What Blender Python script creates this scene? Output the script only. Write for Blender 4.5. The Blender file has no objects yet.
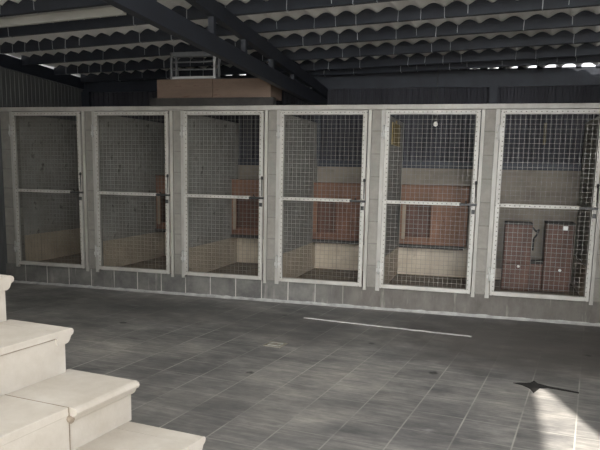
import bpy, bmesh, math, random
from mathutils import Vector, Matrix
random.seed(7)
SC = bpy.context.scene
COL = SC.collection
PI = math.pi

# ------------------------------------------------------------------ frames of reference
# x runs along the kennel front, y points into the kennels, z is up; metres.
P = 1.2049            # distance from gate to gate
W = 1.003               # gate width
ZB, ZT = 0.2575, 2.224 # gate bottom and top
TL = math.radians(-7.82)
E1 = Vector((math.cos(TL), math.sin(TL), 0))     # direction of the floor tiles / steps / purlins
E2 = Vector((-math.sin(TL), math.cos(TL), 0))
ROOF_Z, ROOF_S = 2.82, 0.04                    # underside of purlins at y = 1.95, fall of the roof
def roof_z(y): return ROOF_Z + ROOF_S * (1.95 - y)

# ------------------------------------------------------------------ materials
def new_mat(name):
    m = bpy.data.materials.new(name); m.use_nodes = True
    nt = m.node_tree; b = nt.nodes['Principled BSDF']
    return m, nt, b
def N(nt, kind, **kw):
    n = nt.nodes.new(kind)
    for k, v in kw.items():
        if k in n.inputs: n.inputs[k].default_value = v
        else: setattr(n, k, v)
    return n
def ramp(nt, src, stops):
    r = nt.nodes.new('ShaderNodeValToRGB'); e = r.color_ramp.elements
    while len(e) < len(stops): e.new(0.5)
    for i, (p, c) in enumerate(stops):
        e[i].position = p; e[i].color = (*c, 1) if len(c) == 3 else c
    nt.links.new(src, r.inputs[0]); return r
def mix(nt, fac, a, b, mode='MIX'):
    m = nt.nodes.new('ShaderNodeMix'); m.data_type = 'RGBA'; m.blend_type = mode
    def put(s, v):
        if isinstance(v, (int, float)): s.default_value = v
        elif isinstance(v, tuple): s.default_value = (*v, 1)
        else: nt.links.new(v, s)
    put(m.inputs[0], fac); put(m.inputs[6], a); put(m.inputs[7], b)
    return m.outputs[2]
def math_n(nt, op, a, b=None, c=None):
    n = nt.nodes.new('ShaderNodeMath'); n.operation = op
    for i, v in enumerate((a, b, c)):
        if v is None: continue
        if isinstance(v, (int, float)): n.inputs[i].default_value = v
        else: nt.links.new(v, n.inputs[i])
    return n.outputs[0]
def noise(nt, vec, scale, detail=4, rough=.6):
    n = N(nt, 'ShaderNodeTexNoise'); n.inputs['Scale'].default_value = scale
    n.inputs['Detail'].default_value = detail; n.inputs['Roughness'].default_value = rough
    nt.links.new(vec, n.inputs['Vector']); return n.outputs['Fac']
def mapped(nt, scale=(1, 1, 1), rot=(0, 0, 0), loc=(0, 0, 0)):
    tc = nt.nodes.new('ShaderNodeTexCoord'); mp = nt.nodes.new('ShaderNodeMapping')
    mp.inputs['Scale'].default_value = scale; mp.inputs['Rotation'].default_value = rot; mp.inputs['Location'].default_value = loc
    nt.links.new(tc.outputs['Object'], mp.inputs['Vector']); return mp.outputs[0]
def bump(nt, b, h, strength=.3, dist=.01):
    bn = nt.nodes.new('ShaderNodeBump'); bn.inputs['Strength'].default_value = strength; bn.inputs['Distance'].default_value = dist
    nt.links.new(h, bn.inputs['Height']); nt.links.new(bn.outputs[0], b.inputs['Normal'])
def worn(name, c0, c1, scale=6, rough=.7, metal=0., stretch=(1, 1, 1), lo=.35, hi=.7, bstr=.15, spots=None):
    m, nt, b = new_mat(name)
    v = mapped(nt, stretch)
    f = noise(nt, v, scale, 6, .65)
    c = ramp(nt, f, [(lo, c0), (hi, c1)]).outputs[0]
    if spots:
        f2 = noise(nt, v, scale * 4.1, 3, .6)
        k = ramp(nt, f2, [(.60, (0, 0, 0)), (.72, (1, 1, 1))]).outputs[0]
        c = mix(nt, k, c, spots)
    nt.links.new(c, b.inputs['Base Color'])
    b.inputs['Roughness'].default_value = rough; b.inputs['Metallic'].default_value = metal
    if bstr: bump(nt, b, noise(nt, v, scale * 8, 3), bstr, .004)
    return m

M = {}
M['galv'] = worn('galvanised_paint', (.36, .35, .32), (.50, .49, .455), 5, .5, .0, spots=(.40, .36, .30))
M['jamb'] = worn('jamb_paint', (.28, .265, .232), (.41, .393, .352), 4, .55, .0, (1, 1, .4), spots=(.36, .33, .28))
M['wire'] = worn('galvanised_wire', (.16, .155, .142), (.24, .235, .215), 9, .45, .2, bstr=0)
M['dark_iron'] = worn('dark_iron', (.010, .0125, .0195), (.019, .0235, .033), 4, .6)
M['truss_steel'] = worn('truss_steel', (.007, .0085, .013), (.013, .016, .023), 4, .6)
M['bolt_black'] = worn('oiled_bolt', (.012, .012, .012), (.03, .028, .025), 9, .5)
M['hook'] = worn('hook_zinc', (.30, .31, .33), (.5, .51, .52), 9, .5, bstr=0)
M['plaster'] = worn('partition_plaster', (.23, .22, .195), (.37, .355, .315), 2.2, .9, spots=(.13, .12, .105))
M['back_plaster'] = worn('back_wall_plaster', (.145, .122, .094), (.225, .195, .155), 2.0, .9, spots=(.16, .14, .11))
M['slab'] = worn('kennel_floor_cement', (.17, .135, .10), (.30, .245, .18), 5, .85)
M['rust_board'] = worn('rust_red_board', (.115, .056, .031), (.205, .102, .059), 3.5, .75, 0, (1, 1, .35), spots=(.12, .05, .03))
M['dark_rust'] = worn('dark_rust_board', (.085, .036, .021), (.17, .075, .042), 3.5, .75, 0, (1, 1, .35), spots=(.20, .09, .05))
M['pale_board'] = worn('bare_pale_board', (.22, .17, .12), (.31, .25, .18), 5, .75)
M['brown_wood'] = worn('cabinet_brown', (.055, .021, .010), (.105, .042, .021), 6, .6, 0, (1, 1, .3), spots=(.07, .03, .02))
M['dark_wood'] = worn('dark_bearer', (.02, .018, .016), (.045, .04, .035), 5, .8)
M['white_knob'] = worn('white_knob', (.7, .68, .62), (.8, .78, .72), 9, .4, bstr=0)
M['crate_wood'] = worn('raw_crate_board', (.105, .072, .052), (.175, .122, .09), 3, .8, 0, (.35, 1, 1.6), spots=(.10, .055, .038))
M['cage_grey'] = worn('cage_grey', (.10, .105, .11), (.16, .165, .17), 5, .5)
M['cage_white'] = worn('cage_white', (.36, .365, .37), (.48, .485, .49), 5, .5)
M['yellow'] = worn('ochre_plastic', (.28, .20, .06), (.38, .28, .09), 5, .6)
M['olive'] = worn('olive_webbing', (.05, .042, .018), (.08, .066, .03), 9, .8)
M['mortar'] = worn('mortar_light', (.28, .275, .26), (.50, .49, .46), 9, .95, bstr=.3)
M['batten'] = worn('pale_batten', (.36, .355, .32), (.48, .47, .43), 3, .8, 0, (.4, 1, 1))
M['scrap'] = worn('torn_scrap', (.25, .19, .14), (.42, .38, .32), 14, .9)
M['drain'] = worn('drain_beige', (.24, .22, .17), (.36, .33, .27), 12, .8)
M['hole'] = worn('earth_dark', (.008, .007, .006), (.02, .018, .015), 20, .95)
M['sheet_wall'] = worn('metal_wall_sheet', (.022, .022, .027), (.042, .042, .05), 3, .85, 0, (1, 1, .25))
M['hazed_sheet'] = worn('left_sheet_haze_tint', (.085, .088, .086), (.13, .133, .13), 3, .55, 0, (1, 1, .25))  # lighter copy of the rear sheeting: haze and light put into the colour
M['right_wall'] = worn('right_wall_render', (.16, .145, .13), (.22, .20, .18), 3, .9)
M['yard'] = worn('yard_bounce_pale', (.62, .60, .56), (.74, .72, .67), 1.2, .9)
M['blocker_white'] = worn('blocker_paint', (.68, .67, .64), (.78, .77, .74), 1.5, .9)

# gate tube with a row of weld spots along the middle of each member
def gate_mat():
    m, nt, b = new_mat('gate_tube')
    v = mapped(nt)
    c = ramp(nt, noise(nt, v, 5, 6, .65), [(.35, (.33, .312, .275)), (.7, (.47, .452, .405))]).outputs[0]
    k = ramp(nt, noise(nt, v, 20, 3), [(.60, (0, 0, 0)), (.72, (1, 1, 1))]).outputs[0]
    c = mix(nt, math_n(nt, 'MULTIPLY', k, .8), c, (.38, .34, .28))
    sep = nt.nodes.new('ShaderNodeSeparateXYZ'); nt.links.new(v, sep.inputs[0])
    def close(a, val, w): return math_n(nt, 'LESS_THAN', math_n(nt, 'ABSOLUTE', math_n(nt, 'SUBTRACT', a, val)), w)
    def lat(a, per, ph): return math_n(nt, 'LESS_THAN', math_n(nt, 'ABSOLUTE', math_n(nt, 'SUBTRACT', math_n(nt, 'FRACT', math_n(nt, 'DIVIDE', math_n(nt, 'SUBTRACT', a, ph), per)), .5)), .0065 / per)
    col = math_n(nt, 'MULTIPLY', math_n(nt, 'MAXIMUM', close(sep.outputs[0], .031, .006), close(sep.outputs[0], .969, .005)), lat(sep.outputs[2], .0497, ZB + .025))
    row = math_n(nt, 'MULTIPLY', math_n(nt, 'MAXIMUM', close(sep.outputs[2], 1.2315, .006), close(sep.outputs[2], ZT - .0225, .005)), lat(sep.outputs[0], .05, .025))
    c = mix(nt, math_n(nt, 'MULTIPLY', math_n(nt, 'MAXIMUM', col, row), .8), c, (.09, .08, .07))
    nt.links.new(c, b.inputs['Base Color']); b.inputs['Roughness'].default_value = .5
    return m
M['gate'] = gate_mat()

# concrete blocks of the pillars
def block_mat():
    m, nt, b = new_mat('pillar_blocks')
    v = mapped(nt)
    sep = nt.nodes.new('ShaderNodeSeparateXYZ'); nt.links.new(v, sep.inputs[0])
    zz = math_n(nt, 'FRACT', math_n(nt, 'DIVIDE', math_n(nt, 'ADD', sep.outputs[2], 10.003), .25))
    ln = math_n(nt, 'LESS_THAN', zz, .05)
    row = math_n(nt, 'FLOOR', math_n(nt, 'DIVIDE', math_n(nt, 'ADD', sep.outputs[2], 10.003), .25))
    wn = N(nt, 'ShaderNodeTexWhiteNoise'); wn.noise_dimensions = '1D'; nt.links.new(row, wn.inputs['W'])
    c = ramp(nt, noise(nt, v, 9, 6, .7), [(.3, (.17, .157, .134)), (.7, (.28, .262, .228))]).outputs[0]
    c = mix(nt, .35, c, ramp(nt, wn.outputs[0], [(0, (.16, .15, .132)), (1, (.28, .263, .23))]).outputs[0])
    c = mix(nt, math_n(nt, 'MULTIPLY', ln, .55), c, (.115, .107, .095))
    k = ramp(nt, noise(nt, mapped(nt, (2, 2, 1)), 3.3, 3), [(.55, (0, 0, 0)), (.75, (1, 1, 1))]).outputs[0]
    c = mix(nt, k, c, (.21, .213, .185))
    nt.links.new(c, b.inputs['Base Color']); b.inputs['Roughness'].default_value = .92
    bump(nt, b, noise(nt, v, 60, 4), .4, .006)
    return m
M['block'] = block_mat()

# dark stained tiles of the plinth wall
def kerb_mat():
    m, nt, b = new_mat('plinth_tiles')
    v = mapped(nt)
    sep = nt.nodes.new('ShaderNodeSeparateXYZ'); nt.links.new(v, sep.inputs[0])
    xx = math_n(nt, 'FRACT', math_n(nt, 'DIVIDE', math_n(nt, 'ADD', sep.outputs[0], 10 * .332 - .07), .332))
    ln = math_n(nt, 'LESS_THAN', xx, .035)
    base = ramp(nt, noise(nt, v, 3.2, 6, .7), [(.3, (.075, .073, .068)), (.72, (.20, .19, .17))]).outputs[0]
    right = N(nt, 'ShaderNodeMapRange'); nt.links.new(sep.outputs[0], right.inputs[0]); right.inputs[1].default_value = 3.9; right.inputs[2].default_value = 4.6
    plast = ramp(nt, noise(nt, mapped(nt, (1, 1, .5)), 5, 6, .7), [(.3, (.08, .072, .062)), (.7, (.155, .14, .122))]).outputs[0]
    gr = ramp(nt, noise(nt, mapped(nt, loc=(3, 1, 7)), 2.7, 3), [(.30, (.2, .2, .2)), (.52, (1, 1, 1))]).outputs[0]
    g2 = math_n(nt, 'MULTIPLY', math_n(nt, 'MULTIPLY', ln, gr), math_n(nt, 'SUBTRACT', 1.0, right.outputs[0]))
    c = mix(nt, right.outputs[0], base, plast)
    c = mix(nt, math_n(nt, 'MULTIPLY', g2, .95), c, (.44, .42, .37))
    # lime runs under the gates
    run = ramp(nt, noise(nt, mapped(nt, (7, 7, .8), loc=(0, 0, 3)), 1.6, 4), [(.58, (0, 0, 0)), (.72, (1, 1, 1))]).outputs[0]
    c = mix(nt, math_n(nt, 'MULTIPLY', run, .65), c, (.38, .36, .32))
    nt.links.new(c, b.inputs['Base Color']); b.inputs['Roughness'].default_value = .85
    bump(nt, b, noise(nt, v, 40, 4), .25, .006)
    return m
M['kerb'] = kerb_mat()

# cream skirting tiles inside the kennels
def dado_mat(axis):
    m, nt, b = new_mat('cream_skirting_' + 'xy'[axis])
    v = mapped(nt)
    sep = nt.nodes.new('ShaderNodeSeparateXYZ'); nt.links.new(v, sep.inputs[0])
    xx = math_n(nt, 'FRACT', math_n(nt, 'DIVIDE', math_n(nt, 'ADD', sep.outputs[axis], 10 * .337 + .16), .337))
    ln = math_n(nt, 'LESS_THAN', xx, .03)
    c = ramp(nt, noise(nt, v, 4, 5), [(.3, (.36, .295, .21)), (.7, (.50, .42, .315))]).outputs[0]
    k = ramp(nt, noise(nt, mapped(nt, (1, 1, .6)), 9, 4), [(.58, (0, 0, 0)), (.74, (1, 1, 1))]).outputs[0]
    c = mix(nt, math_n(nt, 'MULTIPLY', k, .6), c, (.28, .23, .17))
    c = mix(nt, math_n(nt, 'MULTIPLY', ln, .7), c, (.26, .22, .17))
    nt.links.new(c, b.inputs['Base Color']); b.inputs['Roughness'].default_value = .5
    return m
M['dado_x'] = dado_mat(0); M['dado_y'] = dado_mat(1)

# slate floor tiles
def floor_mat():
    m, nt, b = new_mat('slate_floor_tiles')
    v = mapped(nt, rot=(0, 0, -TL))
    sep = nt.nodes.new('ShaderNodeSeparateXYZ'); nt.links.new(v, sep.inputs[0])
    T = .330
    def cell(o, ph):
        q = math_n(nt, 'DIVIDE', math_n(nt, 'ADD', o, 60 * T - ph), T)
        return math_n(nt, 'FRACT', q), math_n(nt, 'FLOOR', q)
    fx, ix = cell(sep.outputs[0], .016); fy, iy = cell(sep.outputs[1], .22)
    def near(f, w):
        d = math_n(nt, 'MINIMUM', f, math_n(nt, 'SUBTRACT', 1.0, f))
        mr = N(nt, 'ShaderNodeMapRange'); nt.links.new(d, mr.inputs[0])
        mr.inputs[1].default_value = w; mr.inputs[2].default_value = w * 1.6; mr.inputs[3].default_value = 1; mr.inputs[4].default_value = 0
        return mr.outputs[0]
    gx = near(fx, .011); gy = near(fy, .009)
    # the joints are worn: strong across, faint along, and missing where dirt fills them
    dirt = ramp(nt, noise(nt, mapped(nt, loc=(2, 5, 0)), 1.7, 4), [(.36, (.15, .15, .15)), (.62, (1, 1, 1))]).outputs[0]
    gl = math_n(nt, 'MULTIPLY', math_n(nt, 'MAXIMUM', gx, math_n(nt, 'MULTIPLY', gy, .8)), dirt)
    comb = nt.nodes.new('ShaderNodeCombineXYZ'); nt.links.new(ix, comb.inputs[0]); nt.links.new(iy, comb.inputs[1])
    wn = N(nt, 'ShaderNodeTexWhiteNoise'); wn.noise_dimensions = '2D'; nt.links.new(comb.outputs[0], wn.inputs['Vector'])
    tile = ramp(nt, wn.outputs[0], [(0, (.13, .128, .125)), (1, (.265, .26, .25))]).outputs[0]
    vs = nt.nodes.new('ShaderNodeVectorMath'); vs.operation = 'MULTIPLY'; nt.links.new(v, vs.inputs[0]); vs.inputs[1].default_value = (1.8, 17, 1)
    va = nt.nodes.new('ShaderNodeVectorMath'); va.operation = 'ADD'; nt.links.new(vs.outputs[0], va.inputs[0]); nt.links.new(wn.outputs[1], va.inputs[1])
    st = noise(nt, va.outputs[0], 2.2, 6, .7)
    c = mix(nt, .68, tile, ramp(nt, st, [(.30, (.10, .10, .10)), (.5, (.195, .192, .187)), (.70, (.32, .313, .30))]).outputs[0])
    # broad worn and dirty areas
    big = ramp(nt, noise(nt, mapped(nt, (1, 1.6, 1), loc=(1.3, 0, 0)), .9, 7, .72), [(.34, (.58, .58, .59)), (.50, (1.05, 1.035, 1.015)), (.66, (1.62, 1.56, 1.47))]).outputs[0]
    wash = ramp(nt, noise(nt, mapped(nt, (1.3, 3.2, 1), rot=(0, 0, .5), loc=(0, 2, 0)), 1.9, 5, .7), [(.36, (.84, .84, .85)), (.64, (1.18, 1.165, 1.14))]).outputs[0]
    big = mix(nt, 1.0, big, wash, 'MULTIPLY')
    c = mix(nt, 1.0, c, big, 'MULTIPLY')
    # earth stains deepened with painted shade by the right-hand gates, where joints have gone
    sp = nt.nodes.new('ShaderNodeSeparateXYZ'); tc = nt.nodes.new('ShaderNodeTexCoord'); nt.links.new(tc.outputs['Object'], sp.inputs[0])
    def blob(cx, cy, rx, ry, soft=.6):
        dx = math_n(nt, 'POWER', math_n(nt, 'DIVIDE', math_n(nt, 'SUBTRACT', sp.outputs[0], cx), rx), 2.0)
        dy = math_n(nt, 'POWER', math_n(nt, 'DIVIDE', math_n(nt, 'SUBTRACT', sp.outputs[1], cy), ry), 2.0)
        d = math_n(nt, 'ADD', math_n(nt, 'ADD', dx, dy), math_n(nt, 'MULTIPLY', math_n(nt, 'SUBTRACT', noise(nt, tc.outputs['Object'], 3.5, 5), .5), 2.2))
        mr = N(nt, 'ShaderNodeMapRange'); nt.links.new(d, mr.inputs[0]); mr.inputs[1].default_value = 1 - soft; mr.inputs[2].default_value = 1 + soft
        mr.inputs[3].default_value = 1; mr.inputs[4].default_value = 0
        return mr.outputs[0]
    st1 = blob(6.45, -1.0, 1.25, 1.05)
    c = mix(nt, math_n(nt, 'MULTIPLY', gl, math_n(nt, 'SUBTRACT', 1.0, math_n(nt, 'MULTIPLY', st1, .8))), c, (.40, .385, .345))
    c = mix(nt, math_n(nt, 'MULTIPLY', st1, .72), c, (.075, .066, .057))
    # ragged grime patches, also painting in the shade falloff toward the kennel wall
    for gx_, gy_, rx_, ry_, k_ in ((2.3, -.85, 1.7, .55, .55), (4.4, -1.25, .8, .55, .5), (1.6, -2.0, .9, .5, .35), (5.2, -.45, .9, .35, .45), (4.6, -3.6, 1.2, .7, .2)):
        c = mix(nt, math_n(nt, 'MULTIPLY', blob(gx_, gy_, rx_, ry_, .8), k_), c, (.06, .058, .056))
    # pale scuffs
    pk = ramp(nt, noise(nt, mapped(nt, (1, 4, 1), rot=(0, 0, -TL), loc=(5, 0, 0)), 2.6, 4), [(.66, (0, 0, 0)), (.74, (1, 1, 1))]).outputs[0]
    c = mix(nt, math_n(nt, 'MULTIPLY', pk, .55), c, (.36, .355, .345))
    # scattered dark spots
    vo = N(nt, 'ShaderNodeTexVoronoi'); vo.inputs['Scale'].default_value = 1.5; nt.links.new(mapped(nt, (1, 1.0, 1), loc=(.4, .2, 0)), vo.inputs['Vector'])
    sdist = math_n(nt, 'ADD', vo.outputs['Distance'], math_n(nt, 'MULTIPLY', noise(nt, mapped(nt), 22, 3), .09))
    sm = N(nt, 'ShaderNodeMapRange'); nt.links.new(sdist, sm.inputs[0]); sm.inputs[1].default_value = .085; sm.inputs[2].default_value = .115
    sm.inputs[3].default_value = .9; sm.inputs[4].default_value = 0
    c = mix(nt, sm.outputs[0], c, (.035, .033, .031))
    nt.links.new(c, b.inputs['Base Color'])
    rr = ramp(nt, st, [(.3, (.5, .5, .5)), (.7, (.72, .72, .72))]).outputs[0]
    nt.links.new(rr, b.inputs['Roughness'])
    hb = math_n(nt, 'SUBTRACT', math_n(nt, 'MULTIPLY', st, .5), math_n(nt, 'MAXIMUM', gx, gy))
    bump(nt, b, hb, .25, .004)
    return m
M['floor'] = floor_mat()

# asbestos-cement roof sheets
def roof_mat():
    m, nt, b = new_mat('cement_roof_sheet')
    v = mapped(nt)
    c = ramp(nt, noise(nt, v, 1.6, 6, .65), [(.3, (.62, .61, .585)), (.7, (.78, .77, .745))]).outputs[0]
    k = ramp(nt, noise(nt, v, 7, 4), [(.6, (0, 0, 0)), (.8, (1, 1, 1))]).outputs[0]
    c = mix(nt, math_n(nt, 'MULTIPLY', k, .5), c, (.30, .275, .235))
    nt.links.new(c, b.inputs['Base Color']); b.inputs['Roughness'].default_value = .95
    bump(nt, b, noise(nt, v, 50, 3), .2, .004)
    return m
M['roof'] = roof_mat()

# cream stone of the steps
def stone_mat():
    m, nt, b = new_mat('cream_stone')
    v = mapped(nt)
    c = ramp(nt, noise(nt, v, 3.0, 7, .7), [(.3, (.43, .385, .325)), (.55, (.51, .468, .408)), (.75, (.585, .555, .50))]).outputs[0]
    k = ramp(nt, noise(nt, v, 11, 4), [(.6, (0, 0, 0)), (.8, (1, 1, 1))]).outputs[0]
    c = mix(nt, math_n(nt, 'MULTIPLY', k, .4), c, (.42, .355, .275))
    nt.links.new(c, b.inputs['Base Color']); b.inputs['Roughness'].default_value = .6
    bump(nt, b, noise(nt, v, 70, 4), .2, .003)
    return m
M['stone'] = stone_mat()
M['stone_dirt'] = worn('stone_joint', (.17, .135, .10), (.30, .245, .185), 14, .95)

# ------------------------------------------------------------------ mesh helpers
def bm_box(bm, lo, hi, mtx=None):
    x0, y0, z0 = lo; x1, y1, z1 = hi
    vs = [bm.verts.new(p) for p in ((x0, y0, z0), (x1, y0, z0), (x1, y1, z0), (x0, y1, z0), (x0, y0, z1), (x1, y0, z1), (x1, y1, z1), (x0, y1, z1))]
    if mtx:
        for v in vs: v.co = mtx @ v.co
    for f in ((3, 2, 1, 0), (4, 5, 6, 7), (0, 1, 5, 4), (1, 2, 6, 5), (2, 3, 7, 6), (3, 0, 4, 7)):
        bm.faces.new([vs[i] for i in f])
    return vs
def bm_rod(bm, a, b, r, n=8, cap=True):
    a, b = Vector(a), Vector(b); d = (b - a).normalized()
    s = d.orthogonal().normalized(); t = d.cross(s)
    ra = [bm.verts.new(a + (s * math.cos(2 * PI * i / n) + t * math.sin(2 * PI * i / n)) * r) for i in range(n)]
    rb = [bm.verts.new(b + (s * math.cos(2 * PI * i / n) + t * math.sin(2 * PI * i / n)) * r) for i in range(n)]
    for i in range(n):
        f = bm.faces.new((ra[i], ra[(i + 1) % n], rb[(i + 1) % n], rb[i]))
        if n > 5: f.smooth = True
    if cap:
        bm.faces.new(ra[::-1]); bm.faces.new(rb)
def bm_path(bm, pts, r, n=6):
    for a, b in zip(pts, pts[1:]): bm_rod(bm, a, b, r, n)
def bm_beam(bm, a, b, w, h, up=(0, 0, 1)):
    a, b = Vector(a), Vector(b); d = (b - a).normalized(); up = Vector(up)
    s = d.cross(up).normalized(); u = s.cross(d)
    q = []
    for p in (a, b):
        q += [bm.verts.new(p + s * sx * w / 2 + u * sz * h / 2) for sx, sz in ((-1, -1), (1, -1), (1, 1), (-1, 1))]
    for f in ((0, 1, 2, 3), (7, 6, 5, 4), (0, 4, 5, 1), (1, 5, 6, 2), (2, 6, 7, 3), (3, 7, 4, 0)):
        bm.faces.new([q[i] for i in f])
def bm_prism(bm, prof, a, b, ax, up=Vector((0, 0, 1))):
    """profile points (p along ax, q along up) swept from point a to point b"""
    a, b, ax = Vector(a), Vector(b), Vector(ax)
    A = [bm.verts.new(a + ax * p + up * q) for p, q in prof]
    B = [bm.verts.new(b + ax * p + up * q) for p, q in prof]
    n = len(prof)
    for i in range(n): bm.faces.new((A[i], A[(i + 1) % n], B[(i + 1) % n], B[i]))
    bm.faces.new(A[::-1]); bm.faces.new(B)
def lathe(bm, prof, c, axis=(0, 0, 1), n=14):
    c = Vector(c); d = Vector(axis).normalized(); s = d.orthogonal().normalized(); t = d.cross(s)
    rings = []
    for r, h in prof:
        rings.append([bm.verts.new(c + d * h + (s * math.cos(2 * PI * i / n) + t * math.sin(2 * PI * i / n)) * max(r, 1e-4)) for i in range(n)])
    for A, B in zip(rings, rings[1:]):
        for i in range(n):
            f = bm.faces.new((A[i], A[(i + 1) % n], B[(i + 1) % n], B[i])); f.smooth = True
    bm.faces.new(rings[0][::-1]); bm.faces.new(rings[-1])
def obj(name, bm, mat, parent=None, bevel=0, loc=None, **props):
    bmesh.ops.recalc_face_normals(bm, faces=bm.faces)
    me = bpy.data.meshes.new(name); bm.to_mesh(me); bm.free()
    o = bpy.data.objects.new(name, me); COL.objects.link(o)
    me.materials.append(M[mat] if isinstance(mat, str) else mat)
    if parent: o.parent = parent
    if loc: o.location = loc
    if bevel:
        md = o.modifiers.new('bevel', 'BEVEL'); md.width = bevel; md.segments = 2; md.limit_method = 'ANGLE'; md.angle_limit = .6
    for k, v in props.items(): o[k] = v
    return o
def boxes(name, L, mat, parent=None, bevel=0, mtx=None, **props):
    bm = bmesh.new()
    for lo, hi in L: bm_box(bm, lo, hi, mtx)
    return obj(name, bm, mat, parent, bevel, **props)
def thing(name, label, cat, loc=(0, 0, 0), group=None, rotz=0):
    o = bpy.data.objects.new(name, None); COL.objects.link(o)
    o.empty_display_size = .1; o.location = loc; o.rotation_euler = (0, 0, rotz)
    o['label'] = label; o['category'] = cat; o['kind'] = 'thing'
    if group: o['group'] = group
    return o
def tag(o, label, cat, group=None, kind='thing'):
    o['label'] = label; o['category'] = cat; o['kind'] = kind
    if group: o['group'] = group
    return o
def dup(root, loc, label):
    r = root.copy(); COL.objects.link(r); r.location = loc; r['label'] = label
    for ch in list(root.children):
        c = ch.copy(); COL.objects.link(c); c.parent = r
        for g in list(ch.children):
            d = g.copy(); COL.objects.link(d); d.parent = c
    return r

# ------------------------------------------------------------------ setting
XL, XR = -.23, 7.34
bm = bmesh.new()
bm_box(bm, (-6, -6.4, -.12), (16, 0.0, 0.0))
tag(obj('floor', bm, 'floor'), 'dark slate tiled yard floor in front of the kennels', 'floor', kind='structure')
tag(boxes('floor_yard_bounce', [((-14, -26, -.12), (24, -6.4, -.004))], 'yard'), 'unseen yard ground behind the camera, made pale to bounce light', 'yard', kind='structure')  # unseen ground, made pale to bounce light under the roof
tag(boxes('baseboard_front', [((XL, 0.0, 0.0), (XR, .16, .25))], 'kerb'), 'low stained tiled plinth wall under the gates', 'plinth', kind='structure')
# uneven mortar fillet where floor meets plinth
bm = bmesh.new(); prev = None
for i in range(120):
    x = XL + (XR - XL) * i / 119; r = .022 + .012 * random.random()
    ring = [bm.verts.new(p) for p in ((x, 0, r), (x, -r * .55, r * .5), (x, -r * 1.3, .001), (x, 0, 0.0))]
    if prev:
        for a in range(3): bm.faces.new((prev[a], prev[a + 1], ring[a + 1], ring[a]))
    prev = ring
tag(obj('trim_1', bm, 'mortar'), 'pale mortar fillet along the foot of the plinth', 'trim', kind='structure')
# raised pale mortar line across the tiles
bm = bmesh.new(); prev = None
A, B = Vector((4.135, -.746, 0)), Vector((5.88, -.969, 0))
nn = Vector((B - A)).normalized().cross(Vector((0, 0, 1)))
for i in range(50):
    p = A.lerp(B, i / 49) + nn * random.uniform(-.006, .006); w = .014 + .008 * random.random(); h = .008
    ring = [bm.verts.new(q) for q in (p - nn * w, p - nn * w * .5 + Vector((0, 0, h)), p + nn * w * .5 + Vector((0, 0, h)), p + nn * w)]
    if prev:
        for a in range(3): bm.faces.new((prev[a], prev[a + 1], ring[a + 1], ring[a]))
    prev = ring
tag(obj('trim_2', bm, 'mortar'), 'raised pale mortar line across the dark tiles before the gates', 'trim', kind='structure')
# broken tile corner with its crack
bm = bmesh.new()
star = [(x_ + .034, y_ - .10) for x_, y_ in [(6.19, -2.262), (6.26, -2.235), (6.315, -2.215), (6.345, -2.15), (6.365, -2.21), (6.44, -2.262), (6.645, -2.335), (6.64, -2.362), (6.43, -2.305), (6.375, -2.33), (6.325, -2.46), (6.30, -2.36), (6.255, -2.30)]]
t = [bm.verts.new((x, y, .003)) for x, y in star]; bo = [bm.verts.new((x, y, -.01)) for x, y in star]
bm.faces.new(t)
for i in range(len(t)): bm.faces.new((t[i], bo[i], bo[(i + 1) % len(t)], t[(i + 1) % len(t)]))
tag(obj('trim_3', bm, 'hole'), 'dark broken tile corner with a crack in the floor', 'floor damage', kind='structure')
# small beige floor drain
dr = thing('floor_drain', 'small square beige drain plate set in the dark tiled floor', 'drain', (4.19, -1.905, 0), rotz=TL)
boxes('drain_plate', [((-.085, -.085, 0), (.085, .085, .005))], 'drain', dr, .002)
boxes('drain_rim', [((-.055, -.055, .004), (.055, -.047, .0075)), ((-.055, .047, .004), (.055, .055, .0075)), ((-.055, -.047, .004), (-.047, .047, .0075)), ((.047, -.047, .004), (.055, .047, .0075))], 'mortar', dr)

# back wall: rendered blocks below, ribbed metal sheet above
tag(boxes('wall_back', [((XL, 1.9, 0), (XR, 2.0, 1.62))], 'back_plaster'), 'rendered grey brown back wall of the kennels', 'wall', kind='structure')
def ribbed(name, a, b, z0, z1, mat, nrm, rib=.016):
    a, b = Vector(a), Vector(b); L = (b - a).length; d = (b - a).normalized(); nrm = Vector(nrm)
    bm = bmesh.new(); p = .085; prev = None; k = 0
    prof = [(0, 0), (.45, 0), (.55, rib), (.9, rib)]
    pts = []
    while k * p < L:
        for u, h in prof:
            s = k * p + u * p
            if s <= L: pts.append((s, h))
        k += 1
    for s, h in pts:
        q = a + d * s + nrm * h
        ring = (bm.verts.new(q + Vector((0, 0, z0))), bm.verts.new(q + Vector((0, 0, z1))))
        if prev: bm.faces.new((prev[0], ring[0], ring[1], prev[1]))
        prev = ring
    o = obj(name, bm, mat)
    md = o.modifiers.new('thick', 'SOLIDIFY'); md.thickness = .002
    return o
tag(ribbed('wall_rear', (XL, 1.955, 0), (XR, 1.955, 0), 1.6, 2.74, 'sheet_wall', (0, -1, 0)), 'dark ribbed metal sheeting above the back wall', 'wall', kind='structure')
tag(ribbed('wall_left', (XL - .005, 1.95, 0), (XL - .005, -3.2, 0), 0.0, 2.86, 'hazed_sheet', (1, 0, 0), .006), 'dark ribbed metal sheeting on the left side', 'wall', kind='structure')
tag(boxes('trim_4', [((XL, 1.885, 1.62), (XR, 1.93, 1.71))], 'dark_iron'), 'dark rail along the top of the back wall', 'rail', kind='structure')
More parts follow.
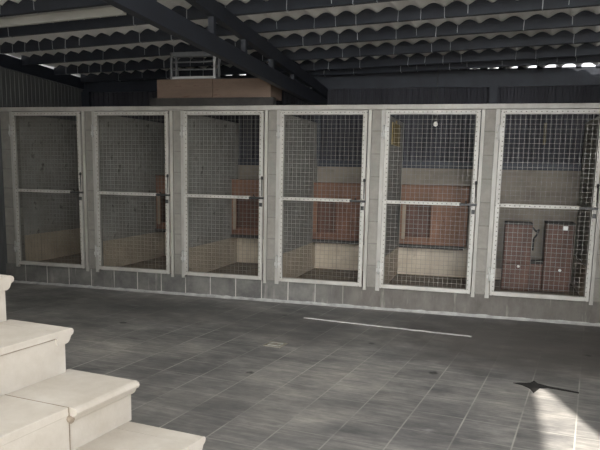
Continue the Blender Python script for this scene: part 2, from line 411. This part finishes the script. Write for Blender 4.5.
tag(boxes('trim_5', [((XL, 1.90, 2.69), (XR, 1.97, 2.90)), ((XL, 1.91, 2.885), (2.14, 1.95, 2.96)), ((2.88, 1.91, 2.885), (5.50, 1.95, 2.96)), ((5.50, 1.91, 2.885), (XR, 1.95, 2.922))] + [((5.50 + .235 * k, 1.91, 2.89), (5.605 + .235 * k - .006 * k, 1.95, 2.96)) for k in range(8)] + [((2.25 + .215 * k, 1.91, 2.885), (2.355 + .215 * k, 1.95, 2.96)) for k in range(3)], 'dark_iron'), 'dark eave beam along the back', 'beam', kind='structure')
bm = bmesh.new()
bm_prism(bm, [(-.035, -.18), (.035, -.18), (.035, -.014), (-.035, -.014)], (XL, 1.95, roof_z(1.95) + .09), (XL, -3.2, roof_z(-3.2) + .09), (1, 0, 0))
tag(obj('trim_6', bm, 'dark_iron'), 'dark sloping eave beam along the left wall', 'beam', kind='structure')
for i, x in enumerate((-.14, 3.575, 5.93)):
    tag(boxes('post', [((x - .05 - (.02 if i == 0 else 0), 1.835, 1.71), (x + .045 + (.02 if i == 0 else 0), 1.895, 2.69))], 'dark_iron'),
        ('dark roof post standing in the back left corner', 'dark roof post on the back wall by the roof truss end', 'dark roof post on the back wall above the last block pillar')[i], 'post', kind='structure')
# right-hand wall with its end pier (outside the picture, shades the floor)
tag(boxes('wall_right', [((XR, -4.1, 0), (XR + .12, 2.0, 2.80))], 'right_wall'), 'unseen rendered wall closing the right side of the yard', 'wall', kind='structure')
# kennel floors, a little lower from left to right
OFF = [.075, .05, .02, .0, -.01, -.01, -.01]
for n in range(6):
    tag(boxes('floor_kennel', [((n * P - .05, .16, 0), (n * P + 1.05, 1.9, .16 + OFF[n]))], 'slab'), 'cement floor inside kennel %s' % ['one', 'two', 'three', 'four', 'five', 'six'][n], 'floor', kind='structure')

# corrugated roof: sheets rest on the purlins, ribs run across them
bm = bmesh.new(); per = .21; amp = .024
def prof(u): return amp * 2 * (abs(math.cos(PI * u / per)) ** 1.15)
us = [(-1.2 + per / 8 * i) for i in range(int(9.2 / (per / 8)))]
vs_ = [(-3.1 + .31 * j) for j in range(20)]
grid = []
for u in us:
    row = []
    for v in vs_:
        p = E1 * u + E2 * v
        y = min(p.y, 2.13)
        row.append(bm.verts.new((p.x, y, roof_z(y) + .092 + prof(u))))
    grid.append(row)
for i in range(len(us) - 1):
    for j in range(len(vs_) - 1):
        c = (grid[i][j].co + grid[i + 1][j + 1].co) / 2
        if XL - .16 < c.x < XR + .35 and c.y < 2.12:
            f = bm.faces.new((grid[i][j], grid[i + 1][j], grid[i + 1][j + 1], grid[i][j + 1])); f.smooth = True
bmesh.ops.delete(bm, geom=[v for v in bm.verts if not v.link_faces], context='VERTS')
ro = obj('ceiling', bm, 'roof')
md = ro.modifiers.new('thick', 'SOLIDIFY'); md.thickness = .006; md.offset = 1
tag(ro, 'pale corrugated cement roof sheets seen from below', 'roof', kind='structure')

# purlins with hook bolts
AP = math.radians(-8.5); PE1 = Vector((math.cos(AP), math.sin(AP), 0)); PE2 = Vector((-math.sin(AP), math.cos(AP), 0))
PUR = [(2.15, 'dark roof purlin closest to the back eave, only right half of roof', 3.0), (1.765, 'dark roof purlin second from the back eave', None), (1.12, 'dark roof purlin third from the back eave', None), (.425, 'dark roof purlin fourth from the back eave', None),
       (-.235, 'dark roof purlin fifth from the back eave, crossing above the truss', None), (-.885, 'dark roof purlin sixth from the back, with a pale batten on it', None), (-1.55, 'dark roof purlin at the top left corner of the photo', None), (-2.3, 'dark roof purlin over the yard floor before the stairs', None), (-3.04, 'dark roof purlin at the open front edge of the roof', None)]
for e, lab, xmin in PUR:
    a = (xmin if xmin else XL + .05); 
    def pt(x, e=e): 
        y = (e - x * PE2.x) / PE2.y
        return Vector((x, y, roof_z(y)))
    pa, pb = pt(a), pt(XR - .02)
    c = (pa + pb) / 2
    t = thing('roof_purlin', lab, 'purlin', c, 'dark purlins under the corrugated roof')
    d = (pb - pa); L = d.length; 
    bm = bmesh.new(); bm_beam(bm, pa - c + Vector((0, 0, .045)), pb - c + Vector((0, 0, .045)), .055, .09)
    obj('timber', bm, 'dark_iron', t, .003)
    # dark strip modelled as the shade in the sheet's waves above the timber
    bm = bmesh.new(); prev = None; nseg = int(L / (per / 10))
    for i in range(nseg + 1):
        q = pa + d * (i / nseg); top = .092 + prof(q.dot(E1)) - .007
        ring = [bm.verts.new(q - c + w_ + Vector((0, 0, h_))) for w_ in (-PE2 * .02, PE2 * .012) for h_ in (.088, max(top, .0885))]
        if prev:
            for k_, l_ in ((0, 1), (1, 3), (3, 2)): bm.faces.new((prev[k_], prev[l_], ring[l_], ring[k_]))
        prev = ring
    obj('wave_shade_strip', bm, 'dark_iron', t)
    # hooks hang at the valleys of the sheets
    k0 = math.floor(-2 / per)
    for k in range(k0, k0 + 60):
        u = (k + .5) * per
        # point on purlin with E1.u
        s = (u - pa.dot(E1)) / (d.normalized().dot(E1))
        if s < .08 or s > L - .08 or random.random() < .38 or (e < -1.2 and random.random() < .6): continue
        q = pa + d.normalized() * s - c
        bm = bmesh.new(); f = -PE2 * .031; jx = PE1 * random.uniform(-.012, .012); r = random.choice((.0026, .0034, .004))
        bm_path(bm, [q + f + jx * .3 + Vector((0, 0, .097)), q + f + jx + Vector((0, 0, random.choice((-.004, -.004, .02)))), q + PE2 * .02 + jx + Vector((0, 0, -.005))], r, 5)
        obj('hook_bolt', bm, 'hook', t)

# pale batten lying along a purlin, upper left, and a torn scrap behind it
def on_pur(e, x, dz=0):
    y = (e - x * PE2.x) / PE2.y
    return Vector((x, y, roof_z(y) + dz))
bm = bmesh.new(); bm_beam(bm, on_pur(-1.20, XL + .05, .046), on_pur(-1.20, 2.56, .046), .05, .075)
tag(obj('roof_batten', bm, 'batten', bevel=.004), 'pale smooth batten fixed along a dark purlin at upper left', 'batten')
bm = bmesh.new()
for i in range(14):
    x = 2.28 + .36 * i / 13 
    p = on_pur(-1.44, x - .05, .0) + Vector((0, random.uniform(-.03, .03), .115 + random.uniform(-.015, .02)))
    bmesh.ops.create_icosphere(bm, subdivisions=1, radius=random.uniform(.02, .036), matrix=Matrix.Translation(p) @ Matrix.Diagonal((1.5, 1.0, .6, 1)))
tag(obj('torn_scrap', bm, 'scrap'), 'crumpled brown scrap stuck under the roof sheet, upper left', 'scrap')

# roof truss, parallel to the left wall
TX = 3.65
tr = thing('roof_truss', 'dark steel roof truss slanting down to the back wall', 'truss', (TX, -1.6, 0))
def zt_(y): return min(2.890 - .069 * (y + 1.6), roof_z(y) - .066) - .012
def zl_(y): return 2.571 - .026 * (y + 1.6)
bm = bmesh.new(); bm_beam(bm, (0, -4.4 + 1.6, zl_(-4.4)), (0, 1.9 + 1.6, zl_(1.9)), .07, .145); obj('bottom_chord', bm, 'truss_steel', tr, .003)
bm = bmesh.new(); bm_beam(bm, (0, -4.0 + 1.6, zt_(-4.0)), (0, 1.9 + 1.6, zt_(1.9)), .07, .13); obj('top_chord', bm, 'truss_steel', tr, .003)
for y in (-3.12, -2.08, -1.32, -.5, .3, 1.1):
    bm = bmesh.new(); bm_beam(bm, (0, y + 1.6, zl_(y) + .05), (0, y + 1.6, zt_(y) - .03), .05, .05, (0, 1, 0)); obj('web_post', bm, 'truss_steel', tr)

# ------------------------------------------------------------------ kennel front
tag(boxes('lintel_beam', [((XL, -.035, 2.232), (XR, .05, 2.284))], 'jamb', bevel=.004), 'long pale steel beam running above all the kennel gates', 'beam', kind='structure')
pill = ['narrow concrete block pillar at the left end of the kennels'] + ['concrete block pillar between the %s and %s kennel gates' % p for p in (('first', 'second'), ('second', 'third'), ('third', 'fourth'), ('fourth', 'fifth'), ('fifth', 'sixth'))] + ['block pillar at the right end of the kennels']
for n in range(7):
    c = n * P - .1025
    x0, x1 = c - .0515, c + .0515
    if n == 0: x0 = XL + .02
    if n == 6: x1 = XR
    t = thing('block_pillar', pill[n], 'pillar', (c, .08, 0), 'block pillars between the gates')
    t['kind'] = 'structure'
    boxes('block_work', [((x0 - c + .0, -.075, .25), (x1 - c, .085, 2.232))], 'block', t)
    if n > 0: boxes('jamb', [((-.0915, -.105, .22), (-.0535, -.045, 2.232))], 'jamb', t, .003)
    if n < 6: boxes('jamb', [((.0535, -.105, .22), (.0985, -.045, 2.232))], 'jamb', t, .003)
    # partition behind it
    if n > 0:
        pass
part_lab = ['plastered partition on the left of the first kennel', 'plastered partition between first and second kennels', 'plastered partition between second and third kennels', 'plastered partition between third and fourth kennels', 'plastered partition between fourth and fifth kennels', 'plastered partition between fifth and sixth kennels', 'plastered partition on the right of the sixth kennel']
for n in range(7):
    c = n * P - .1025
    t = thing('partition_wall', part_lab[n], 'wall', (c, 1.0, 0), 'partitions between kennels'); t['kind'] = 'structure'
    boxes('masonry', [((-.052, -.835, 0), (.052 if n < 6 else XR - c, .9, 2.22))], 'plaster', t)
    if n < 6: boxes('skirting_tile', [((.052, -.835, .14), (.060, .9, .545 + OFF[n]))], 'dado_y', t)
    if n > 0: boxes('skirting_tile', [((-.060, -.835, .14), (-.052, .9, .545 + OFF[n - 1]))], 'dado_y', t)
for n in range(6):
    hgt = .545 + OFF[n] if n < 5 else .3
    o = boxes('back_skirting', [((n * P - .042, 1.85, .14), (n * P + .94 if n < 5 else n * P + .94, 1.90, hgt))], 'dado_x')
    tag(o, 'cream skirting tiles at the back of the %s kennel' % ['first', 'second', 'third', 'fourth', 'fifth', 'sixth'][n], 'skirting', 'cream skirting of the kennels', 'structure')

# gates -------------------------------------------------------------
gate_lab = ['grey mesh gate furthest left, behind the top stair step, kennel empty', 'grey mesh gate second from the left, below the left end of the wooden crate', 'grey mesh gate under the wooden crate and small cage, third from left',
            'pale mesh gate fourth from left, rust red kennel box behind it', 'pale mesh gate fifth from left, yellow board hanging behind it', 'pale mesh gate at far right, two brown cabinets behind it']
F = .045
g = thing('kennel_gate', gate_lab[0], 'gate', (0, -.03, 0), 'six kennel gates')
boxes('gate_frame', [((0, -.02, ZB), (F, .015, ZT)), ((W - F, -.02, ZB), (W, .015, ZT)), ((F, -.02, ZT - F), (W - F, .015, ZT)), ((F, -.02, ZB), (W - F, .015, ZB + F))], 'gate', g, .004)
boxes('crossbar', [((F, -.022, 1.213), (W - .16, .012, 1.25))], 'gate', g, .003)
bm = bmesh.new()
s = .05
for i in range(1, 20): 
    x = i * s; bm_rod(bm, (x, .006, ZB + .02), (x, .006, ZT - .02), .0018, 4, False)
for j in range(1, 40):
    z = ZB + j * (ZT - ZB) / 40; bm_rod(bm, (.02, .0095, z), (W - .02, .0095, z), .0018, 4, False)
obj('wire_mesh', bm, 'wire', g)
for z in (1.99, .495):
    bm = bmesh.new()
    bm_rod(bm, (-.012, -.04, z - .075), (-.012, -.04, z + .075), .012, 8)
    bm_box(bm, (-.04, -.036, z - .05), (.03, -.026, z - .01)); bm_box(bm, (-.03, -.036, z + .01), (.04, -.026, z + .05))
    obj('hinge', bm, 'galv', g)
lb = boxes('latch_bolt', [((W - .17, -.028, 1.215), (W + .012, -.004, 1.24))], 'bolt_black', g, .003)
bm = bmesh.new(); bm_rod(bm, (W - .10, -.02, 1.235), (W - .10, -.055, 1.265), .006, 6); obj('bolt_knob', bm, 'bolt_black', lb)
boxes('latch_plate', [((W - .038, -.034, 1.13), (W - .004, -.018, 1.175))], 'bolt_black', g, .002)
bm = bmesh.new(); bm_rod(bm, (W - .008, -.03, 1.32), (W - .008, -.03, 1.47), .006, 6)
lathe(bm, [(.008, 0), (.014, .01), (.014, .03), (.008, .04)], (W - .008, -.03, 1.44), n=8); bm_rod(bm, (W - .008, -.03, 1.25), (W - .008, -.03, 1.32), .004, 6)
obj('latch_chain', bm, 'bolt_black', g)
# fit the shared gate inside its opening: hinge side flush
for n in range(1, 6): dup(g, (n * P, -.03, 0), gate_lab[n])

# ------------------------------------------------------------------ things inside the kennels
def kennel_box(x0, x1, y0, lab, zb=.60, zt=1.378, door=(.075, .40), oz=0, strip=True, low='dark_rust'):
    w = x1 - x0; d = 1.896 - y0
    t = thing('kennel_box', lab, 'kennel box', (x0, y0, zb + oz), 'rust red kennel boxes')
    h = zt - zb; k = .02; dz0, dz1 = .10, .53
    boxes('side_board', [((0, k, 0), (k, d, h))], 'brown_wood', t, .002)
    boxes('side_board', [((w - k, k, 0), (w, d, h))], 'brown_wood', t, .002)
    boxes('back_board', [((k, d - k, 0), (w - k, d, h))], 'brown_wood', t)
    boxes('floor_board', [((k, k, 0), (w - k, d - k, k))], 'brown_wood', t)
    boxes('roof_board', [((-.0, -.015, h), (w, d, h + .018))], 'rust_board', t, .003)
    a, b = door
    boxes('front_board', [((0, 0, dz1), (w, k, h)), ((0, 0, dz0), (a, k, dz1))], 'rust_board', t, .002)
    boxes('lower_panel', [((0, .001, 0), (w, k, dz0)), ((b, .001, dz0), (w, k, dz1))], low, t, .002)
    if strip: boxes('door_strip', [((a - .052, -.008, dz0 - .03), (a - .006, .0, dz1))], 'pale_board', t, .001)['label'] = 'pale door strip'
    boxes('sill_ledge', [((-.0, -.05, -.045), (w * .96, d, -.0))], 'dark_wood', t, .003)
    bm = bmesh.new()
    bm_box(bm, (.08, .02, -.05), (.11, d, -.045)); bm_box(bm, (w - .16, .02, -.05), (w - .13, d, -.045))
    obj('bracket', bm, 'dark_iron', t)
kennel_box(1.165, 2.08, 1.60, 'rust red kennel box, mostly hidden, behind the gate second from left', oz=.05)
kennel_box(2.375, 3.28, 1.60, 'rust red kennel box behind the gate under the wooden crate', oz=.02)
kennel_box(3.575, 4.49, 1.68, 'wide rust red kennel box behind the gate fourth from left', door=(.06, .33), strip=False)
kennel_box(4.815, 5.70, 1.60, 'rust red kennel box with pale strip, behind the fifth gate', door=(.078, .405), low='rust_board')

def cabinet(x0, y0, w, h, d, lab, split, knobs, handle=False, sticker=None, rz=0):
    t = thing('brown_cabinet', lab, 'cabinet', (x0, y0, .151), 'brown cabinets in the right kennel', rz)
    boxes('carcass', [((0, .012, 0), (w, d, h - .02))], 'brown_wood', t, .004)
    boxes('top_board', [((-.003, -.010, h - .02), (w + .003, d + .003, h))], 'dark_wood', t, .006)
    z = 0.02
    for q in split:
        boxes('door_front', [((.008, -.006, z), (w - .008, .012, z + q - .012))], 'brown_wood', t, .005); z += q
    for kx, kz in knobs:
        bm = bmesh.new(); lathe(bm, [(.006, 0), (.006, .01), (.017, .018), (.015, .028), (.002, .03)], (kx, -.006, kz), (0, -1, 0), 10); obj('knob', bm, 'white_knob', t)
    if sticker: boxes('sticker', [((sticker[0], -.008, sticker[1]), (sticker[0] + .055, -.005, sticker[1] + .05))], 'white_knob', t)['label'] = 'small white sticker'
    if handle:
        bm = bmesh.new(); bm_path(bm, [(w, .05, h - .05), (w + .045, .05, h - .10), (w + .075, .05, h - .07), (w + .055, .05, h - .14), (w + .02, .05, h - .19), (w + .02, .05, h - .33)], .012, 6)
        obj('strap', bm, 'bolt_black', t)
    return t
cabinet(6.165, 1.02, .32, .83, .32, 'tall brown cabinet at left behind the far right gate', [.31, .50], [(.185, .305)], True)
cabinet(6.645, 1.12, .325, .845, .32, 'tall brown cabinet with white sticker, right behind the far right gate', [.53, .28], [(.19, .27)], False, (.19, .755))
cabinet(6.492, 1.10, .145, .35, .3, 'low brown cabinet between two taller brown cabinets behind right gate', [.30], [])
yb = thing('yellow_board', 'small ochre board hanging on the partition behind the fifth gate', 'board', (4.770, .80, 1.89))
boxes('board_panel', [((0, 0, 0), (.012, .70, .27))], 'yellow', yb, .002)
boxes('hanging_tab', [((0, .30, .27), (.012, .36, .305))], 'yellow', yb)
lp = thing('bulkhead_lamp', 'small round lamp hanging at the top behind the fifth gate', 'lamp', (5.255, 1.2, 2.11))
bm = bmesh.new(); lathe(bm, [(.004, -.028), (.022, -.02), (.028, 0), (.02, .024), (.012, .034)], (0, 0, .05), n=14); obj('lamp_globe', bm, 'white_knob', lp)
bm = bmesh.new(); lathe(bm, [(.03, 0), (.036, .012), (.034, .05), (.012, .07)], (0, 0, .082), n=14); obj('lamp_holder', bm, 'bolt_black', lp)
bm = bmesh.new(); bm_rod(bm, (0, 0, .15), (0, 0, 1.02 - .0 if False else .80), .004, 6); obj('lamp_cord', bm, 'bolt_black', lp)
# small strap on the sheeting of the sixth kennel
bm = bmesh.new(); bm_box(bm, (6.585, 1.915, 1.95), (6.62, 1.935, 2.23))
tag(obj('hanging_strap', bm, 'olive'), 'short olive strap hanging on the ribbed sheeting behind the far right gate', 'strap')

# ------------------------------------------------------------------ on top of the kennel front
boxes_b = boxes('bearer_plank', [((1.98, -.06, 2.285), (3.54, .02, 2.372))], 'dark_wood')
tag(boxes_b, 'dark bearer plank lying on the steel beam under the wooden crate', 'plank')
cr = thing('wooden_crate', 'long brown wooden crate lying above the second and third gates', 'crate', (2.085, -.075, 2.373), rotz=0)
cl, cw, ch = 1.42, .42, .212
boxes('front_board', [((0, 0, 0), (.705, .018, ch))], 'crate_wood', cr, .002)
boxes('front_board', [((.712, .002, 0), (cl, .02, ch - .004))], 'crate_wood', cr, .002)
boxes('end_board', [((cl - .018, .02, 0), (cl, cw, ch - .004))], 'crate_wood', cr, .002)
boxes('end_board', [((0, .018, 0), (.018, cw, ch))], 'crate_wood', cr, .002)
boxes('back_board', [((.018, cw - .018, 0), (cl - .018, cw, ch - .002))], 'crate_wood', cr)
boxes('lid_board', [((.018, .02, ch - .022), (cl - .018, cw - .018, ch - .004))], 'crate_wood', cr)
boxes('base_board', [((.018, .02, 0), (cl - .018, cw - .018, .018))], 'crate_wood', cr)
cg = thing('metal_cage', 'small grey metal frame cage standing on the wooden crate', 'cage', (2.27, -.10, 2.586))
w_, d_, h_ = .572, .16, .302
f = .028
boxes('cage_frame', [((0, 0, 0), (f, f, h_)), ((0, d_ - f, 0), (f, d_, h_)), ((w_ - f, d_ - f, 0), (w_, d_, h_)), ((0, 0, h_ - .052), (w_, f, h_)), ((0, d_ - f, h_ - .04), (w_, d_, h_)),
                     ((0, f, h_ - f), (f, d_ - f, h_)), ((w_ - f, f, h_ - f), (w_, d_ - f, h_)), ((0, f, 0), (f, d_ - f, f)), ((w_ - f, f, 0), (w_, d_ - f, f)), ((f, d_ - f, 0), (w_ - f, d_, f))], 'cage_grey', cg, .003)
boxes('white_post', [((w_ - f, -.004, 0), (w_, f, h_ - .03))], 'cage_white', cg, .003)['label'] = 'white corner post'
boxes('bottom_rail', [((f, -.004, 0), (w_ - f, f, .026))], 'cage_white', cg, .003)['label'] = 'white bottom rail'
for z in (.095, .18): boxes('bar', [((f, .004, z), (w_ - f, .018, z + .016))], 'cage_grey', cg, .002)

# ------------------------------------------------------------------ stone steps, lower left
st = thing('stone_stairs', 'cream stone steps with moulded edges rising at lower left', 'stairs', tuple(E1 * 4.6 + E2 * -5.0))
org = E1 * 4.6 + E2 * -5.0
RT = Matrix.Rotation(TL, 4, 'Z')
st.rotation_euler = (0, 0, TL)
# local axes: x along the run (towards the foot), y along the width
zs = [.197, .394, .59, .80, 1.02, 1.25]
rs = [5.82, 5.44, 5.05, 4.714, 4.35, 3.98]     # riser faces (run coordinate)
V0, V1 = -4.25, -5.42
TH = .045
def loc(u, v): return (u - 4.6, v + 5.0)
side_prof = [(-.06, 0), (.030, 0), (.043, -.006), (.048, -.018), (.043, -.030), (.030, -.036), (.026, -.044), (.020, -.056), (.010, -.064), (0, -.068), (-.06, -.068)]
for i, (z, r) in enumerate(zip(zs, rs)):
    zb = 0 if i == 0 else zs[i - 1]
    r_back = rs[i + 1] if i + 1 < len(rs) else 2.75
    x0, _ = loc(r_back - .03, 0); x1, _ = loc(r, 0); ya, yb_ = V1 + 5, (V0 if i != 2 else -4.2) + 5
    split = -4.612 + 5
    front_moulded = (i == 2)
    # riser slabs
    if i == 2:
        boxes('riser', [((x1 - .03, split + .002, zb), (x1, yb_, z - .02))], 'stone', st)
        boxes('riser', [((x1 - .02, ya, zb), (x1 + .012, split - .002, z - .02))], 'stone', st)
        boxes('joint', [((x1 - .025, split - .003, zb), (x1 + .0125, split + .003, z - .02)), ((x0, split - .003, z - .03), (x1 + .012, split + .003, z + .0006))], 'stone_dirt', st)
    else:
        boxes('riser', [((x1 - .03, ya, zb), (x1, yb_, z - .02))], 'stone', st)
    # tread slabs
    if i == 2:
        t1 = boxes('tread', [((x0, split + .005, z - .03), (x1 + .03, yb_, z))], 'stone', st, .003)
        boxes('tread', [((x0, ya, z - .035), (x1 + .014, split - .004, z + .003))], 'stone', st, .004)
        bm = bmesh.new(); bm_prism(bm, [(p + .004, q - .0005) for p, q in side_prof], (x1, split + .004, z), (x1, yb_, z), (1, 0, 0)); obj('nosing', bm, 'stone', t1, .002)
        bm = bmesh.new(); bm_rod(bm, (x1 + .006, split - .001, z - .044), (x1 + .03, split - .001, z - .052), .014, 8); obj('broken_end', bm, 'stone_dirt', t1)
    else:
        t1 = boxes('tread', [((x0, ya, z - .032), (x1 + .012, yb_ - .0595, z))], 'stone', st, .002)
        bm = bmesh.new(); bm_prism(bm, side_prof, (x0 + .02, yb_ - .0, z), (x1 + .012, yb_ - .0, z), (0, 1, 0)); obj('nosing', bm, 'stone', t1)
        # soil line under the slab
        boxes('joint', [((x1 - .006, ya, z - .038), (x1 + .002, yb_, z - .032))], 'stone_dirt', st)
    # core
    boxes('core', [((loc(r_back, 0)[0] - .02, ya, 0), (x1 - .03, yb_ - .012, z - .032))], 'stone', st)
    for s_ in ():
        pass

# ------------------------------------------------------------------ outside the picture: what shades and lights the yard
tag(boxes('ceiling_sun_blocker', [((.6, -6.15, 5.5), (7.29, -4.95, 5.7)), ((3.0, -9.6, 5.5), (7.29, -6.15, 5.7)), ((.6, -4.95, 5.5), (6.2, -3.5, 5.7))], 'blocker_white'), 'unseen slab added above the stairs to block the sun', 'sun blocker', kind='structure')  # slab added out of view, keeps direct sun off stairs and floor

tag(boxes('wall_patch_blocker', [((7.395, -5.6, 0), (9.5, -4.4, 6.0))], 'right_wall'), 'tall unseen wall added to cut the right edge of the sun patch', 'wall', kind='structure')  # added out of view; its corner cuts the sharp edge of the sun patch
tag(boxes('wall_house_blocker', [((-5, -14, 0), (1.7, -4.4, 6.5)), ((1.7, -14, 0), (5.7, -9.6, 6.5))], 'blocker_white'), 'unseen house blocks by the stairs, shaped to darken the left side', 'wall', kind='structure')  # house blocks shaped out of view to cut sky light on the left
# ------------------------------------------------------------------ light
w = bpy.data.worlds.new('sky'); SC.world = w; w.use_nodes = True
bg = w.node_tree.nodes['Background']; bg.inputs[0].default_value = (.95, .97, 1.0, 1)
nt = w.node_tree; tc = nt.nodes.new('ShaderNodeTexCoord'); dp = nt.nodes.new('ShaderNodeVectorMath'); dp.operation = 'DOT_PRODUCT'
nt.links.new(tc.outputs['Generated'], dp.inputs[0]); dp.inputs[1].default_value = (.06, -.995, .05)      # hazy sky, brighter below the sun
glow = math_n(nt, 'MULTIPLY', math_n(nt, 'POWER', math_n(nt, 'MAXIMUM', dp.outputs['Value'], 0.0), 10.0), 12.5)
nt.links.new(math_n(nt, 'ADD', glow, 1.0), bg.inputs[1])
sd = bpy.data.lights.new('sun', 'SUN'); sd.energy = 4.6; sd.angle = math.radians(.8); sd.color = (1, .95, .87)
so = bpy.data.objects.new('sun', sd); COL.objects.link(so)
az = Vector((  .2885, -.957, 0)).normalized(); el = math.radians(60)
so.rotation_euler = (az * math.cos(el) + Vector((0, 0, math.sin(el)))).to_track_quat('Z', 'Y').to_euler()
so.location = (9, -12, 14)

# ------------------------------------------------------------------ camera
cd = bpy.data.cameras.new('camera'); cam = bpy.data.objects.new('camera', cd); COL.objects.link(cam)
r = Vector((.96186, .27279, .01961)); wv = Vector((-.26640, .95088, -.15764))
wv.normalize(); r = (r - wv * r.dot(wv)).normalized(); u = r.cross(wv)
m = Matrix(((r.x, u.x, -wv.x, 5.9719), (r.y, u.y, -wv.y, -7.4934), (r.z, u.z, -wv.z, 1.5516), (0, 0, 0, 1)))
cam.matrix_world = m
cd.sensor_fit = 'HORIZONTAL'; cd.sensor_width = 36; cd.lens = 669.10 / 600 * 36; cd.shift_y = 52.71 / 600; cd.clip_end = 200
SC.camera = cam
SC.view_settings.view_transform = 'Standard'; SC.view_settings.look = 'None'; SC.view_settings.gamma = 1; SC.view_settings.use_curve_mapping = False
SC.view_settings.exposure = 1.25
